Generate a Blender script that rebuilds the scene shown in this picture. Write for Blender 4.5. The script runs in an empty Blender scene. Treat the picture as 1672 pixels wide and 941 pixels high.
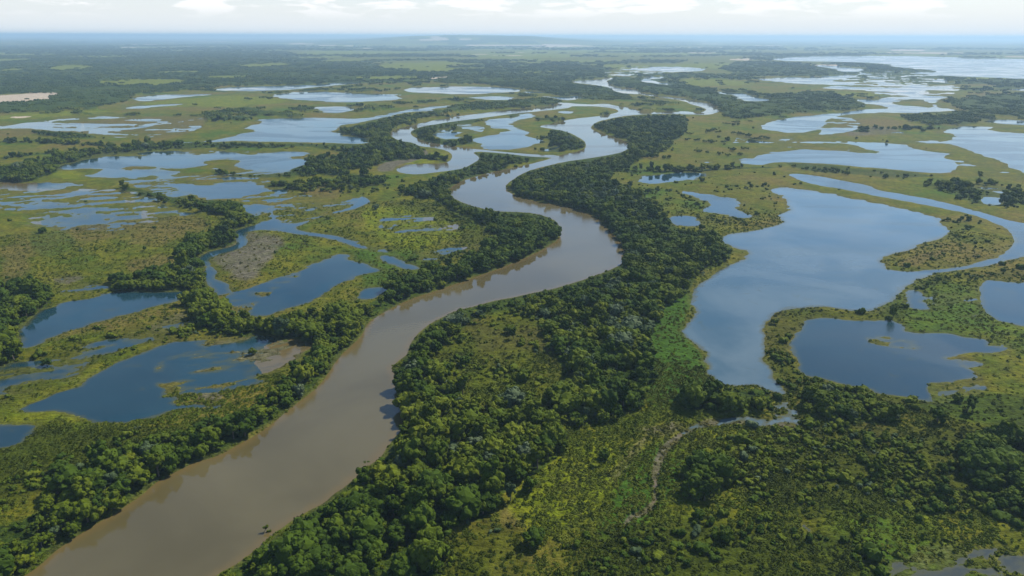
import bpy, bmesh, math, random
import numpy as np
from mathutils import Matrix, Vector

# ------------------------------------------------------------------ camera, sky, sun, exposure
H = 160.0                      # flying height in metres
FPX = 1115.0                   # focal length in pixels of the 1672 px wide photograph
W0, H0 = 1672.0, 941.0
PITCH = math.atan((470.5 - 59.0) / FPX)
ROLL = 0.0028
SUN_EL, SUN_AZ = math.radians(47.0), math.radians(50.0)   # azimuth from +Y, positive = to the right
EXPOSURE = 0.66
HAZE_DENSITY = 0.88e-4

scene = bpy.context.scene
col = scene.collection
fw = np.array([0, math.cos(PITCH), -math.sin(PITCH)])
r0 = np.array([1.0, 0, 0]); u0 = np.array([0, math.sin(PITCH), math.cos(PITCH)])
rt = r0 * math.cos(ROLL) + u0 * math.sin(ROLL)
up = -r0 * math.sin(ROLL) + u0 * math.cos(ROLL)

cam_data = bpy.data.cameras.new('camera')
cam_data.sensor_width = 36.0
cam_data.lens = 36.0 * FPX / W0
cam_data.clip_start = 1.0
cam_data.clip_end = 150000.0
cam = bpy.data.objects.new('camera', cam_data); col.objects.link(cam)
M = Matrix(((rt[0], up[0], -fw[0], 0), (rt[1], up[1], -fw[1], 0), (rt[2], up[2], -fw[2], H), (0, 0, 0, 1)))
cam.matrix_world = M
scene.camera = cam

world = bpy.data.worlds.new('World'); scene.world = world
world.use_nodes = True
nt = world.node_tree; nt.nodes.clear()
def N(t, kind, **kw):
    n = t.nodes.new(kind)
    for k, v in kw.items():
        setattr(n, k, v)
    return n
def mth(t, op, a, b=None, clamp=False):
    n = t.nodes.new('ShaderNodeMath'); n.operation = op; n.use_clamp = clamp
    for i, v in enumerate((a, b)):
        if v is None: continue
        if isinstance(v, (int, float)): n.inputs[i].default_value = v
        else: t.links.new(v, n.inputs[i])
    return n.outputs[0]
def maprange(t, v, a, b, c=0.0, d=1.0, smooth=True):
    n = t.nodes.new('ShaderNodeMapRange'); n.interpolation_type = 'SMOOTHSTEP' if smooth else 'LINEAR'
    t.links.new(v, n.inputs[0])
    for i, q in zip((1, 2, 3, 4), (a, b, c, d)): n.inputs[i].default_value = q
    return n.outputs[0]
def mixc(t, f, a, b, blend='MIX'):
    n = t.nodes.new('ShaderNodeMix'); n.data_type = 'RGBA'; n.blend_type = blend
    for i, v in ((0, f), (6, a), (7, b)):
        if isinstance(v, (int, float)): n.inputs[i].default_value = v
        elif isinstance(v, (tuple, list)): n.inputs[i].default_value = (*v[:3], 1)
        else: t.links.new(v, n.inputs[i])
    return n.outputs[2]

sky = N(nt, 'ShaderNodeTexSky', sky_type='NISHITA', sun_disc=False)
sky.sun_elevation = SUN_EL; sky.sun_rotation = SUN_AZ
sky.altitude = 100; sky.air_density = 1.0; sky.dust_density = 0.5; sky.ozone_density = 2.5
tc = N(nt, 'ShaderNodeTexCoord')
mp = N(nt, 'ShaderNodeMapping'); mp.inputs['Scale'].default_value = (14, 14, 85)
nt.links.new(tc.outputs['Generated'], mp.inputs['Vector'])
cn = N(nt, 'ShaderNodeTexNoise'); cn.inputs['Scale'].default_value = 1.0; cn.inputs['Detail'].default_value = 9
cn.inputs['Roughness'].default_value = 0.56; cn.inputs['Distortion'].default_value = 0.3
nt.links.new(mp.outputs[0], cn.inputs['Vector'])
sx = N(nt, 'ShaderNodeSeparateXYZ'); nt.links.new(tc.outputs['Generated'], sx.inputs[0])
el = sx.outputs[2]
cover = maprange(nt, cn.outputs['Fac'], 0.45, 0.57)
low = maprange(nt, el, 0.016, 0.040)
high = maprange(nt, el, 0.05, 0.12, 1.0, 0.16)
cover = mth(nt, 'MULTIPLY', mth(nt, 'MULTIPLY', cover, low), high)
veil = maprange(nt, el, 0.01, 0.20, 1.0, 0.0, smooth=False)            # milky air low on the sky
hsv = nt.nodes.new('ShaderNodeHueSaturation'); hsv.inputs['Saturation'].default_value = 1.2; nt.links.new(sky.outputs[0], hsv.inputs['Color'])
milk = mixc(nt, maprange(nt, el, 0.03, 0.10), (5.5, 5.75, 5.9), (3.7, 4.9, 6.0))
skyc = mixc(nt, veil, hsv.outputs[0], milk)
cloudy = mixc(nt, cover, skyc, (6.9, 6.9, 6.95))
bg = N(nt, 'ShaderNodeBackground'); bg.inputs['Strength'].default_value = 0.10
nt.links.new(cloudy, bg.inputs['Color'])
wo = N(nt, 'ShaderNodeOutputWorld'); nt.links.new(bg.outputs[0], wo.inputs['Surface'])

sun_data = bpy.data.lights.new('sun', 'SUN')
sun_data.energy = 5.0; sun_data.angle = math.radians(0.5); sun_data.color = (1.0, 0.93, 0.80)
sun = bpy.data.objects.new('sun', sun_data); col.objects.link(sun)
sd = Vector((math.sin(SUN_AZ) * math.cos(SUN_EL), math.cos(SUN_AZ) * math.cos(SUN_EL), math.sin(SUN_EL)))
sun.rotation_euler = sd.to_track_quat('Z', 'Y').to_euler()
sun.location = (0, 0, 400)

scene.view_settings.view_transform = 'Standard'
scene.view_settings.look = 'None'
scene.view_settings.exposure = EXPOSURE
scene.view_settings.gamma = 1.0
scene.view_settings.use_curve_mapping = False
scene.render.engine = 'CYCLES'
cy = scene.cycles
cy.max_bounces = 5; cy.diffuse_bounces = 2; cy.glossy_bounces = 2; cy.transmission_bounces = 2
cy.volume_bounces = 1; cy.transparent_max_bounces = 8
cy.caustics_reflective = False; cy.caustics_refractive = False
cy.use_denoising = True
cy.sample_clamp_indirect = 4.0

random.seed(7)
rng = np.random.default_rng(7)

# ------------------------------------------------------------------ helpers
def px_to_ground(u, v):
    a = (np.asarray(u, float) - W0 / 2) / FPX; b = (H0 / 2 - np.asarray(v, float)) / FPX
    d = [fw[k] + a * rt[k] + b * up[k] for k in range(3)]
    t = H / np.maximum(-d[2], 1e-5)
    return d[0] * t, d[1] * t
def ground_to_px(x, y, z=0.0):
    dz = z - H
    zc = x * fw[0] + y * fw[1] + dz * fw[2]
    zc = np.where(zc > 1, zc, 1)
    return (W0 / 2 + FPX * (x * rt[0] + y * rt[1] + dz * rt[2]) / zc,
            H0 / 2 - FPX * (x * up[0] + y * up[1] + dz * up[2]) / zc)
def _hash(ix, iy, seed):
    h = (ix.astype(np.int64) * 374761393 + iy.astype(np.int64) * 668265263 + seed * 1442695041) & 0xFFFFFFFF
    h = ((h ^ (h >> 13)) * 1274126177) & 0xFFFFFFFF
    return ((h ^ (h >> 16)) & 0xFFFF) / 65535.0
def vnoise(x, y, seed):
    fx, fy = np.floor(x), np.floor(y)
    tx, ty = x - fx, y - fy
    tx = tx * tx * (3 - 2 * tx); ty = ty * ty * (3 - 2 * ty)
    a = _hash(fx, fy, seed); b = _hash(fx + 1, fy, seed); c = _hash(fx, fy + 1, seed); d = _hash(fx + 1, fy + 1, seed)
    return (a + (b - a) * tx) * (1 - ty) + (c + (d - c) * tx) * ty
def fbm(x, y, seed, oct=4, gain=0.5):
    s = 0; amp = 1; tot = 0
    ca, sa = math.cos(0.7), math.sin(0.7)
    for k in range(oct):
        s = s + amp * vnoise(x, y, seed + k * 17); tot += amp
        x, y = (x * ca - y * sa) * 2.03 + 11.3, (x * sa + y * ca) * 2.03 + 5.7
        amp *= gain
    return s / tot - 0.5            # about -0.5 .. 0.5
def sstep(a, b, x):
    t = np.clip((x - a) / (b - a), 0, 1); return t * t * (3 - 2 * t)
PANEL = {'Z': (0, 0, 1.0), 'A': (0, 0, 2.986), 'B': (556, 0, 2.986), 'C': (1112, 0, 2.986), 'D': (0, 313, 2.986), 'E': (556, 313, 2.986),
         'F': (1112, 313, 2.986), 'G': (0, 626, 2.986), 'H': (556, 626, 2.986), 'I': (1112, 626, 2.986)}
def P(panel, s):
    ox, oy, k = PANEL[panel]
    v = [float(q) for q in s.replace(',', ' ').split()]
    return np.array([(ox + v[i] / k, oy + v[i + 1] / k) for i in range(0, len(v), 2)])
def chaikin(p, n):
    for _ in range(n):
        q = np.roll(p, -1, 0)
        p = np.stack([p * 0.75 + q * 0.25, p * 0.25 + q * 0.75], 1).reshape(-1, 2)
    return p
def signed_dist(px, py, poly):
    """negative inside"""
    inside = np.zeros(px.shape, bool); d2 = np.full(px.shape, 1e30)
    n = len(poly)
    for i in range(n):
        ax, ay = poly[i]; bx, by = poly[(i + 1) % n]
        ex, ey = bx - ax, by - ay
        L = ex * ex + ey * ey
        if L < 1e-12: continue
        wx, wy = px - ax, py - ay
        t = np.clip((wx * ex + wy * ey) / L, 0, 1)
        dx, dy = wx - t * ex, wy - t * ey
        np.minimum(d2, dx * dx + dy * dy, out=d2)
        if ay != by:
            c = ((ay > py) != (by > py)) & (px < ex * (py - ay) / ey + ax)
            inside ^= c
    d = np.sqrt(d2)
    return np.where(inside, -d, d)

# ------------------------------------------------------------------ outlines read off the photograph, laid on the ground
WATER = []     # (name, pixel outline, raggedness)
def water(name, poly, rag=1.0, smooth=1): WATER.append((name, chaikin(poly, smooth), rag))

water('river', P('Z', '32 945 64 926 90 901 127 875 161 855 201 830 234 808 248 792 278 775 315 757 362 743 399 721 432 701 459 681 479 663 502 646 522 629 '
  '556 581 579 561 594 544 598 529 626 511 666 490 717 474 757 459 797 445 844 428 877 413 907 397 916 385 916 370 904 358 877 349 837 346 804 345 770 336 748 328 '
  '733 318 732 311 743 300 770 290 810 280 857 270 897 260 917 253 951 246 958 238 954 229 934 219 921 214 891 209 877 207 904 201 934 194 968 191 1001 186 1013 182 '
  '1001 177 975 174 941 174 915 172 915 167 958 171 991 169 1005 173 1035 177 1042 182 1060 184 1092 182 1120 182 1140 184 1152 182 1154 178 1140 174 1126 170 1116 165 1090 161 1060 157 1043 154 '
  '1020 153 1004 150 996 144 985 141 965 138 940 136 931 133 958 131 990 128 1003 127 1002 129 990 132 994 138 1006 143 1020 145 1042 146 1046 151 1060 154 1090 158 1116 161 1136 164 1162 169 1174 177 1173 183 '
  '1158 188 1120 187 1092 186 1031 188 1001 193 975 199 963 208 971 214 995 221 1022 231 1032 239 1018 248 991 254 958 259 918 265 887 273 857 281 834 295 824 305 '
  '830 315 851 323 877 330 911 335 941 341 965 351 981 361 991 373 1005 388 1018 402 1021 413 1018 427 1005 437 981 447 958 455 931 464 904 472 877 477 847 484 810 490 777 500 743 507 717 521 '
  '697 532 683 544 670 561 667 577 653 588 638 601 651 624 650 643 656 666 658 693 653 706 636 726 620 750 586 775 559 798 542 808 532 820 502 835 469 857 432 887 395 917 348 942 '
  '300 990 -20 990'), 0.35)
water('oxbow', P('B', '1065 498 1055 513 900 528 800 537 700 552 600 563 500 578 400 599 300 622 250 638 240 655 260 675 300 690 350 695 390 715 450 720 520 735 550 760 530 790 480 800 330 800 290 815 '
  '265 830 300 847 380 852 460 842 540 832 600 822 630 806 680 777 672 762 640 742 700 741 830 752 900 763 1010 769 1055 769 1062 757 960 755 860 747 800 742 720 733 640 726 560 718 480 704 400 690 360 670 340 655 '
  '350 635 400 617 470 606 560 592 650 581 720 572 830 557 940 546 1060 534 1130 524 1115 508'), 0.12)
L = 'lake'
water('pond', P('B', '690 590 740 580 800 575 850 570 870 555 940 552 960 565 930 580 870 590 835 600 850 620 910 640 930 655 910 660 985 685 980 700 940 705 930 715 850 725 720 730 670 715 680 700 640 685 670 670 740 660 830 640 820 632 740 625 700 610'))
water('pond', P('B', '465 655 500 645 560 640 620 645 600 660 560 672 500 672 470 665'))
water('pond', P('B', '980 735 1080 708 1086 716 1020 740'))
water('pond', P('B', '1040 545 1110 540 1150 550 1100 556'))
water(L, P('A', '265 828 330 790 450 765 560 757 640 755 590 770 700 768 725 745 800 740 905 738 870 750 820 765 850 778 940 765 1000 760 1050 735 1120 738 1200 745 1260 750 1330 745 1480 740 1505 755 1440 770 1460 790 1400 800 '
  '1330 820 1220 835 1130 825 1100 810 1150 790 1060 775 1030 790 1080 800 1000 820 900 830 800 835 720 815 640 820 650 830 710 840 690 870 720 890 650 895 600 870 530 865 430 865 400 855 440 835 380 830'))
water(L, P('Z', '245 300 300 296 330 300 380 298 430 296 432 305 440 312 425 318 400 322 370 326 330 325 300 318 275 310'))
water('pond', P('Z', '446 308 478 311 468 319 440 323 418 328 440 316'))
water(L, P('Z', '278 233 335 231 385 221 419 213 385 211 402 208 432 201 422 196 445 194 486 193 522 192 560 194 596 194 616 191 640 183 666 180 703 175 738 173 707 180 673 184 650 187 623 192 596 198 576 203 560 206 545 210 540 215 555 222 590 225 600 229 604 233 590 236 540 235 480 232 420 231 380 231 330 234 278 236'))
water(L, P('B', '290 440 350 428 450 425 600 422 750 425 850 432 900 440 850 450 760 455 650 460 500 458 400 455 320 450'))
water(L, P('Z', '436 157 470 152 520 150 560 152 600 153 640 154 656 159 640 163 606 166 576 168 520 166 470 161'))
water(L, P('A', '630 485 700 470 800 462 950 460 1050 462 980 469 880 477 760 491 680 496'))
water(L, P('A', '1030 436 1130 425 1250 420 1400 418 1500 414 1672 400 1810 404 1680 414 1540 425 1430 436 1250 446 1100 443'))
water('pond', P('A', '590 526 700 515 860 507 870 513 780 521 650 531'))
water('pond', P('A', '1500 526 1672 519 1750 530 1672 549 1560 553 1600 540'))
water('pond', P('B', '610 477 700 472 800 470 870 480 820 490 700 484'))
water('pond', P('B', '985 472 1080 473 1150 467 1180 475 1120 491 1060 482'))
water('pond', P('B', '900 446 1000 444 970 455 890 456'))
water('pond', P('A', '0 615 100 600 220 597 310 605 230 622 100 626 -60 630'))
water('pond', P('A', '500 640 540 622 640 625 700 602 790 598 800 606 740 625 620 638'))
water('pond', P('A', '-40 0 -30 0'), 1) if False else None
water(L, P('D', '-60 30 0 30 40 40 120 55 300 58 480 65 515 75 450 85 300 83 180 88 60 82 0 78 -60 76'))
water(L, P('D', '290 180 330 158 400 135 430 100 440 86 480 90 510 105 600 115 540 130 480 145 400 165 330 184'))
water('channel', P('D', '1672 85 1560 115 1460 150 1400 155 1370 110 1360 95 1310 85 1225 82 1285 92 1290 135 1255 155 1200 172 1150 190 1135 205 1155 230 1150 260 1080 280 1000 300 970 320 960 340 1010 370 980 410 1010 440 1040 475 1050 508 '
  '1090 500 1130 490 1120 460 1080 440 1040 420 1060 390 1020 350 1020 325 1060 310 1130 290 1190 270 1210 250 1200 200 1250 187 1350 190 1420 205 1500 215 1560 222 1640 238 1672 250 1740 275 1830 290 1842 283 1740 245 1672 222 1560 205 1480 195 1430 175 1480 160 1560 126 1672 98 1740 82 1790 60 1805 45 1770 20 1750 30 1720 60'), 0.4)
water('channel', P('E', '185 312 240 304 280 330 340 355 392 376 340 382 260 357 210 337'), 0.5)
water(L, P('Z', '560 415 537 422 502 434 469 450 435 464 402 474 378 480 370 490 378 504 402 514 429 517 452 511 485 500 519 487 536 474 573 457 596 449 616 442 613 438 576 427'), 0.6)
water('pond', P('E', '195 180 230 160 280 148 305 165 290 185 240 195'))
water('pond', P('E', '55 525 100 480 160 468 240 470 210 495 180 520 120 530'), .5)
water(L, P('D', '75 685 140 640 200 590 260 555 330 535 420 520 480 500 540 488 620 485 700 492 800 488 900 488 935 490 900 515 830 540 750 560 640 590 540 620 460 640 380 665 300 690 230 715 180 745 110 762 100 730'), 0.5)
water('channel', P('D', '300 817 400 790 520 755 600 730 700 700 780 675 770 690 700 715 620 745 520 780 420 810 340 827'), 0.6)
water('pond', P('D', '-60 880 0 880 100 865 220 858 200 880 100 900 0 917 -60 920'), 0.6)
water(L, P('Z', '137 626 160 608 188 593 228 579 261 567 295 557 331 557 321 564 301 577 288 584 261 591 258 601 255 612 262 624 275 634 270 645 300 650 285 660 330 660 357 662 361 667 330 670 305 668 268 676 234 686 194 693 157 691 137 686 '
  '120 678 95 672 60 675 35 672 34 663 64 649 100 640'), 0.8)
water('pond', P('G', '-90 200 0 200 60 190 130 195 185 210 180 235 130 270 80 310 0 326 -90 330'), 0.7)
water('channel', P('G', '-60 35 0 35 50 30 110 18 100 42 30 62 0 68 -60 70'), 0.7)
water(L, P('Z', '1256 308 1283 326 1279 333 1293 341 1269 350 1284 361 1273 368 1246 373 1212 378 1186 383 1172 388 1192 400 1212 408 1221 415 1212 423 1189 433 1172 442 1159 450 1152 459 1132 475 1135 487 1129 495 1142 505 1125 521 1115 532 1117 544 1132 557 1155 578 '
  '1150 600 1165 621 1195 632 1240 630 1268 641 1288 652 1275 630 1262 612 1250 590 1243 570 1245 550 1250 530 1262 512 1290 502 1330 500 1380 508 1430 510 1450 500 1465 480 1480 462 1500 452 1530 447 1500 443 1450 441 1440 432 1450 420 1480 408 1520 395 '
  '1547 385 1552 372 1540 362 1510 350 1470 340 1420 330 1380 322 1330 312 1280 306'), 0.6)
water('channel', P('Z', '1280 284 1310 283 1360 292 1420 303 1430 311 1480 318 1540 330 1600 345 1640 358 1690 368 1700 412 1640 428 1600 437 1560 443 1520 447 1500 452 1460 445 1500 443 1560 437 1610 425 1640 412 1655 398 1655 385 1640 372 1600 355 1560 345 1500 333 1440 322 1380 310 1330 302 1300 293'), 0.6)
water(L, P('Z', '1288 562 1300 544 1320 527 1346 521 1380 522 1413 523 1447 524 1474 531 1487 544 1514 544 1547 544 1581 554 1608 557 1614 566 1641 564 1664 566 1648 577 1614 579 1581 576 1560 580 1580 600 1600 612 1580 630 1540 640 1528 655 1500 655 1464 648 1430 638 1396 634 1360 625 1346 621 1320 614 1303 604 1306 591 1293 577'), 0.7)
water(L, P('F', '1460 430 1500 428 1600 440 1672 445 1760 450 1760 668 1672 655 1600 645 1550 630 1500 600 1480 575 1420 570 1460 530 1450 480 1480 460'), 0.8)
water('pond', P('F', '1115 475 1180 490 1190 520 1160 535 1210 560 1220 580 1160 580 1100 560 1105 510'))
water('pond', P('F', '110 365 125 380 110 420 90 410'))
water('pond', P('Z', '1107 312 1140 314 1175 320 1212 328 1210 337 1195 340 1230 353 1215 357 1170 350 1150 345 1160 335 1140 326'))
water('pond', P('Z', '1092 354 1132 353 1144 366 1130 370 1098 367'))
water('pond', P('Z', '1035 294 1055 287 1080 284 1116 281 1145 284 1156 288 1120 294 1090 300 1050 301'))
water(L, P('C', '270 790 310 765 400 745 500 730 580 722 700 730 800 735 900 745 950 745 870 725 760 697 850 690 950 690 1050 700 1130 705 1150 720 1250 740 1340 745 1360 755 1320 770 1390 790 1400 830 1350 850 1250 850 1180 845 1100 838 1030 830 970 825 900 825 800 815 700 805 600 800 500 800 430 810 350 808 300 800'))
water(L, P('C', '1265 640 1330 620 1450 615 1560 618 1530 630 1600 645 1672 650 1760 655 1760 870 1672 850 1600 835 1520 790 1400 750 1340 730 1300 710 1235 690 1300 670 1270 655'))
water('pond', P('C', '1480 592 1560 584 1672 588 1740 590 1740 614 1672 612 1560 606'))
water(L, P('C', '390 610 430 590 520 575 640 562 750 552 860 542 960 532 1000 528 950 510 880 495 800 490 900 487 960 490 1050 488 1130 486 1000 500 1080 515 1160 520 1230 535 1320 525 1330 540 1230 545 1100 550 950 550 850 555 760 570 710 590 740 605 680 625 620 645 540 650 450 640 400 630'))
water(L, P('C', '950 440 1050 425 1150 415 1250 425 1400 428 1300 440 1220 440 1260 455 1180 465 1280 470 1330 470 1260 490 1230 505 1280 530 1220 532 1220 502 1150 482 1050 492 940 485 1000 475 1070 465 1000 455'))
water(L, P('C', '350 388 450 380 560 378 700 372 800 365 890 365 870 380 780 385 720 395 850 402 880 415 780 416 680 412 560 410 440 396'))
water('pond', P('C', '650 425 780 419 900 428 1020 425 900 440 720 434'))
water('pond', P('C', '850 398 950 389 1040 389 1000 401 880 406'))
water('channel', P('C', '620 319 720 319 830 329 905 338 870 351 780 351 755 337 690 327'))
water(L, P('C', '430 290 500 280 600 275 800 272 1000 273 1200 275 1350 282 1672 288 1900 290 1900 392 1672 385 1550 380 1400 375 1250 368 1180 358 1240 345 1150 335 1000 322 1040 318 960 308 800 302 650 300 500 298'), 1)
water('pond', P('C', '165 448 240 454 300 455 350 468 460 490 400 496 300 491 270 470'))
water('pond', P('Z', '1020 114 1060 110 1116 110 1140 111 1155 115 1130 118 1116 117 1070 117'))
water('pond', P('B', '1440 392 1500 376 1600 369 1570 381 1500 391 1570 403 1650 416 1540 412'))
water('pond', P('C', '80 788 130 784 185 794 120 801'))
water('channel', P('C', '1350 872 1450 862 1540 840 1562 855 1480 871'))
water('pond', P('C', '1580 436 1672 429 1740 430 1672 443'))

# flooded ground: water standing between tussocks.  (pixel outline, share of water 0..1, feather in px)
MARSH = [
 (P('Z', '1012 868 1024 840 1050 832 1064 812 1058 780 1070 742 1094 714 1140 688 1200 680 1280 688 1310 702 1250 700 1190 692 1140 702 1106 724 1084 750 1076 790 1080 817 1064 844 1036 856'), 0.47, 5),
 (P('Z', '90 262 200 240 330 240 470 250 510 262 470 285 440 300 300 330 230 310 140 285'), 0.42, 4),
 (P('Z', '-40 296 120 296 260 325 300 350 200 385 100 372 -40 330'), 0.40, 6),
 (P('Z', '380 320 480 312 600 320 560 345 460 375 400 350'), 0.30, 4),
 (P('Z', '-40 600 60 590 160 555 320 515 310 535 160 590 100 640 -40 690'), 0.40, 7),
 (P('Z', '1170 220 1300 215 1480 225 1672 200 1672 330 1560 300 1400 290 1250 280'), 0.20, 4),
 (P('Z', '0 304 60 302 150 304 230 311 262 328 278 341 235 340 200 330 100 320 0 322'), 0.45, 6),
 (P('D', '110 150 120 125 160 108 250 95 330 88 430 84 420 120 330 160 290 182 200 165'), 0.55, 5),
 (P('D', '380 165 480 145 560 130 660 140 660 160 580 195 500 198 420 180'), 0.42, 5),
 (P('D', '730 66 850 88 990 110 900 128 820 112 740 88'), 0.45, 4),
 (P('E', '170 125 300 100 450 110 560 140 600 190 500 215 350 225 250 210 190 190'), 0.33, 6),
 (P('E', '330 290 420 300 480 275 600 258 780 250 780 268 640 275 540 300 470 340 400 350'), 0.40, 5),
 (P('E', '60 240 180 265 320 330 330 350 250 310 150 290'), .4, 4),
 (P('Z', '255 612 261 591 300 575 330 558 400 553 440 550 510 555 505 575 470 600 440 625 400 645 360 655 300 650 270 640'), 0.70, 10),
 (P('D', '250 400 380 410 470 450 540 470 520 500 400 515 300 510 260 470'), 0.36, 6),
 (P('D', '1110 500 1300 450 1450 390 1500 400 1300 520 1200 600 1120 570'), 0.62, 6),
 (P('F', '870 705 950 698 1150 722 1230 755 1290 790 1400 815 1500 830 1450 870 1300 840 1200 800 1050 775 950 760'), 0.52, 7),
 (P('I', '1190 10 1300 0 1500 -30 1500 60 1350 80 1240 95'), 0.36, 8),
 (P('F', '1180 470 1400 450 1460 520 1400 570 1480 620 1300 600 1200 540'), 0.30, 6),
 (P('I', '940 940 1000 850 1100 800 1180 755 1260 742 1450 720 1672 770 1780 780 1780 1050 940 1050'), 0.50, 16),
 (P('I', '540 640 600 660 680 720 740 800 640 800 580 720'), 0.40, 8),
 (P('C', '700 590 780 570 880 590 870 630 760 660 640 668 700 620'), 0.45, 3),
 (P('C', '880 340 1240 340 1250 372 1400 420 1300 480 1000 480 850 430 760 400 860 365'), 0.42, 3),
 (P('B', '1250 345 1400 325 1672 318 1740 330 1672 350 1500 370 1400 380 1290 365'), 0.45, 2),
 (P('B', '460 620 560 590 690 600 720 640 600 680 480 690'), 0.35, 3),
 (P('A', '0 590 420 560 1000 560 1010 620 820 690 560 680 300 640 0 640'), 0.38, 3),
 (P('A', '430 880 1000 850 1100 900 900 915 700 900'), 0.40, 3),
 (P('C', '1360 755 1530 780 1620 840 1560 875 1440 850 1330 800'), 0.40, 4),
 (P('C', '870 640 1080 630 1100 660 950 665'), 0.38, 3),
 (P('Z', '1595 320 1640 318 1650 335 1610 342'), 0.5, 5),
 (P('Z', '1262 640 1296 660 1312 700 1280 706 1262 680'), 0.44, 6),
]
# colours of the ground cover, 0..1 masks.  class -> [(outline, weight, feather)]
CLS = {k: [] for k in ('forest', 'scrub', 'lime', 'emerald', 'brown', 'mud', 'tan')}
def cls(k, poly, w=1.0, f=8): CLS[k].append((chaikin(poly, 1), w, f))
FO = 'forest'
cls(FO, P('Z', '330 960 432 887 502 835 586 775 653 706 658 660 640 602 690 600 740 625 760 660 790 690 800 670 870 665 880 700 930 700 900 760 820 800 800 850 740 860 715 900 720 960'), 1, 10)
cls(FO, P('Z', '640 602 690 535 777 500 900 472 1000 437 1021 413 990 372 940 341 850 322 830 300 870 275 960 258 1035 235 1060 225 1110 228 1075 250 1040 262 1000 285 985 300 1050 325 1090 350 1100 375 1150 385 1190 400 1200 415 1150 440 1130 470 1095 495 1065 520 1055 600 1050 665 1010 690 960 700 900 690 880 660 930 640 920 600 890 560 900 530 870 510 800 515 750 530 725 560 700 600'), 1, 9)
cls(FO, P('Z', '0 960 20 950 127 875 248 792 362 743 459 681 522 629 579 561 598 529 560 515 520 535 530 575 490 610 440 650 400 680 330 700 280 720 230 740 160 775 90 805 60 850 -20 870 -40 960'), 0.95, 9)
cls(FO, P('Z', '-40 478 60 470 84 490 75 512 40 530 30 560 20 600 -40 610'), 1, 6)
cls(FO, P('Z', '184 460 240 450 290 446 300 420 295 408 330 408 332 440 345 470 330 484 300 476 250 472 190 474'), 1, 5)
cls(FO, P('Z', '180 305 240 310 300 325 350 328 400 330 430 348 415 365 385 382 388 396 330 412 300 405 340 390 370 370 380 360 320 340 240 325'), 0.85, 5)
cls(FO, P('Z', '305 482 340 478 365 505 400 525 470 525 530 515 570 515 570 580 520 600 520 575 490 560 440 548 400 548 350 545 310 525'), 0.95, 7)
cls(FO, P('Z', '640 462 730 440 800 410 830 390 790 375 800 347 870 350 915 365 915 385 880 412 800 444 720 473 660 490 600 527 570 520 600 500'), 0.95, 7)
cls(FO, P('Z', '660 312 700 300 733 316 760 335 800 345 850 348 800 372 760 350 720 332 660 322'), 0.8, 5)
cls(FO, P('Z', '733 313 700 302 740 280 772 252 800 250 890 256 895 260 850 270 770 290'), 0.8, 4)
cls(FO, P('Z', '-20 292 20 275 100 257 190 243 275 235 370 234 500 236 620 236 640 240 560 243 400 242 280 243 190 252 120 265 90 285 40 300 -20 302'), 0.95, 3)
cls(FO, P('Z', '335 280 380 285 440 280 500 262 560 255 600 250 660 240 690 245 686 258 640 265 600 275 560 285 500 290 440 293 370 292'), 0.8, 4)
cls(FO, P('Z', '545 215 600 205 640 197 680 190 730 180 830 165 910 165 915 171 850 176 780 180 720 188 660 200 640 210 640 225 690 240 685 258 640 262 600 250 604 233 600 225 560 220'), 1, 2)
cls(FO, P('Z', '895 215 910 208 935 222 957 235 950 245 910 250 880 250 900 240'), 1, 2)
cls(FO, P('Z', '670 212 700 203 760 195 790 195 770 205 740 215 700 225 690 228'), 0.7, 2)
cls(FO, P('Z', '966 208 1000 195 1060 188 1120 190 1116 225 1080 235 1040 245 1025 228 990 218'), 1, 3)
cls(FO, P('Z', '988 133 1010 128 1050 126 1090 132 1116 140 1160 150 1210 150 1260 160 1340 150 1400 165 1420 175 1350 183 1250 190 1200 197 1180 190 1178 175 1150 165 1080 155 1040 148 1000 140'), 0.95, 2)
cls(FO, P('Z', '1170 112 1220 101 1310 103 1368 114 1300 119 1200 119'), 0.95, 1.5)
cls(FO, P('Z', '1330 103 1400 100 1450 106 1530 115 1440 112 1370 107'), 0.9, 1.5)
cls(FO, P('Z', '0 95 100 92 300 85 560 100 700 120 660 135 520 138 330 142 300 148 210 155 215 165 180 172 120 182 -30 187 -30 170 60 165 105 158 60 151 -30 157'), 1, 1.5)
cls(FO, P('Z', '680 127 760 115 850 108 980 108 1000 116 990 125 930 130 930 138 990 145 1030 155 1020 165 940 163 880 150 800 138 720 136'), 1, 1.5)
cls(FO, P('Z', '1265 262 1320 268 1420 275 1500 282 1560 290 1480 292 1400 288 1310 281'), 0.6, 4)
cls(FO, P('Z', '1540 165 1600 160 1672 155 1720 155 1720 190 1672 192 1600 186 1560 178'), 0.7, 3)
cls(FO, P('Z', '1470 190 1540 188 1600 195 1590 205 1500 205'), 0.6, 3)
cls(FO, P('Z', '1300 650 1330 645 1400 655 1470 675 1475 695 1440 700 1390 690 1330 680'), 1, 7)
cls(FO, P('Z', '1110 645 1170 652 1200 637 1250 642 1260 660 1240 670 1180 668 1120 674'), 1, 6)
cls(FO, P('Z', '1115 765 1150 755 1200 770 1195 800 1170 820 1120 835'), 0.9, 8)
cls(FO, P('Z', '1580 735 1640 715 1700 720 1720 860 1640 850 1590 815 1560 775'), 0.75, 18)
cls(FO, P('Z', '1480 300 1600 300 1672 310 1700 330 1640 345 1560 325'), 0.5, 6)
SC = 'scrub'
cls(SC, P('Z', '1200 700 1350 700 1560 690 1720 690 1720 900 1560 850 1400 860 1250 850 1190 800'), 0.95, 25)
cls(SC, P('Z', '960 870 1100 850 1250 850 1440 870 1440 990 900 990'), 0.8, 22)
cls(SC, P('Z', '700 600 740 530 870 510 900 530 890 560 920 600 930 640 870 665 800 670 760 650'), 0.6, 12)
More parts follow.
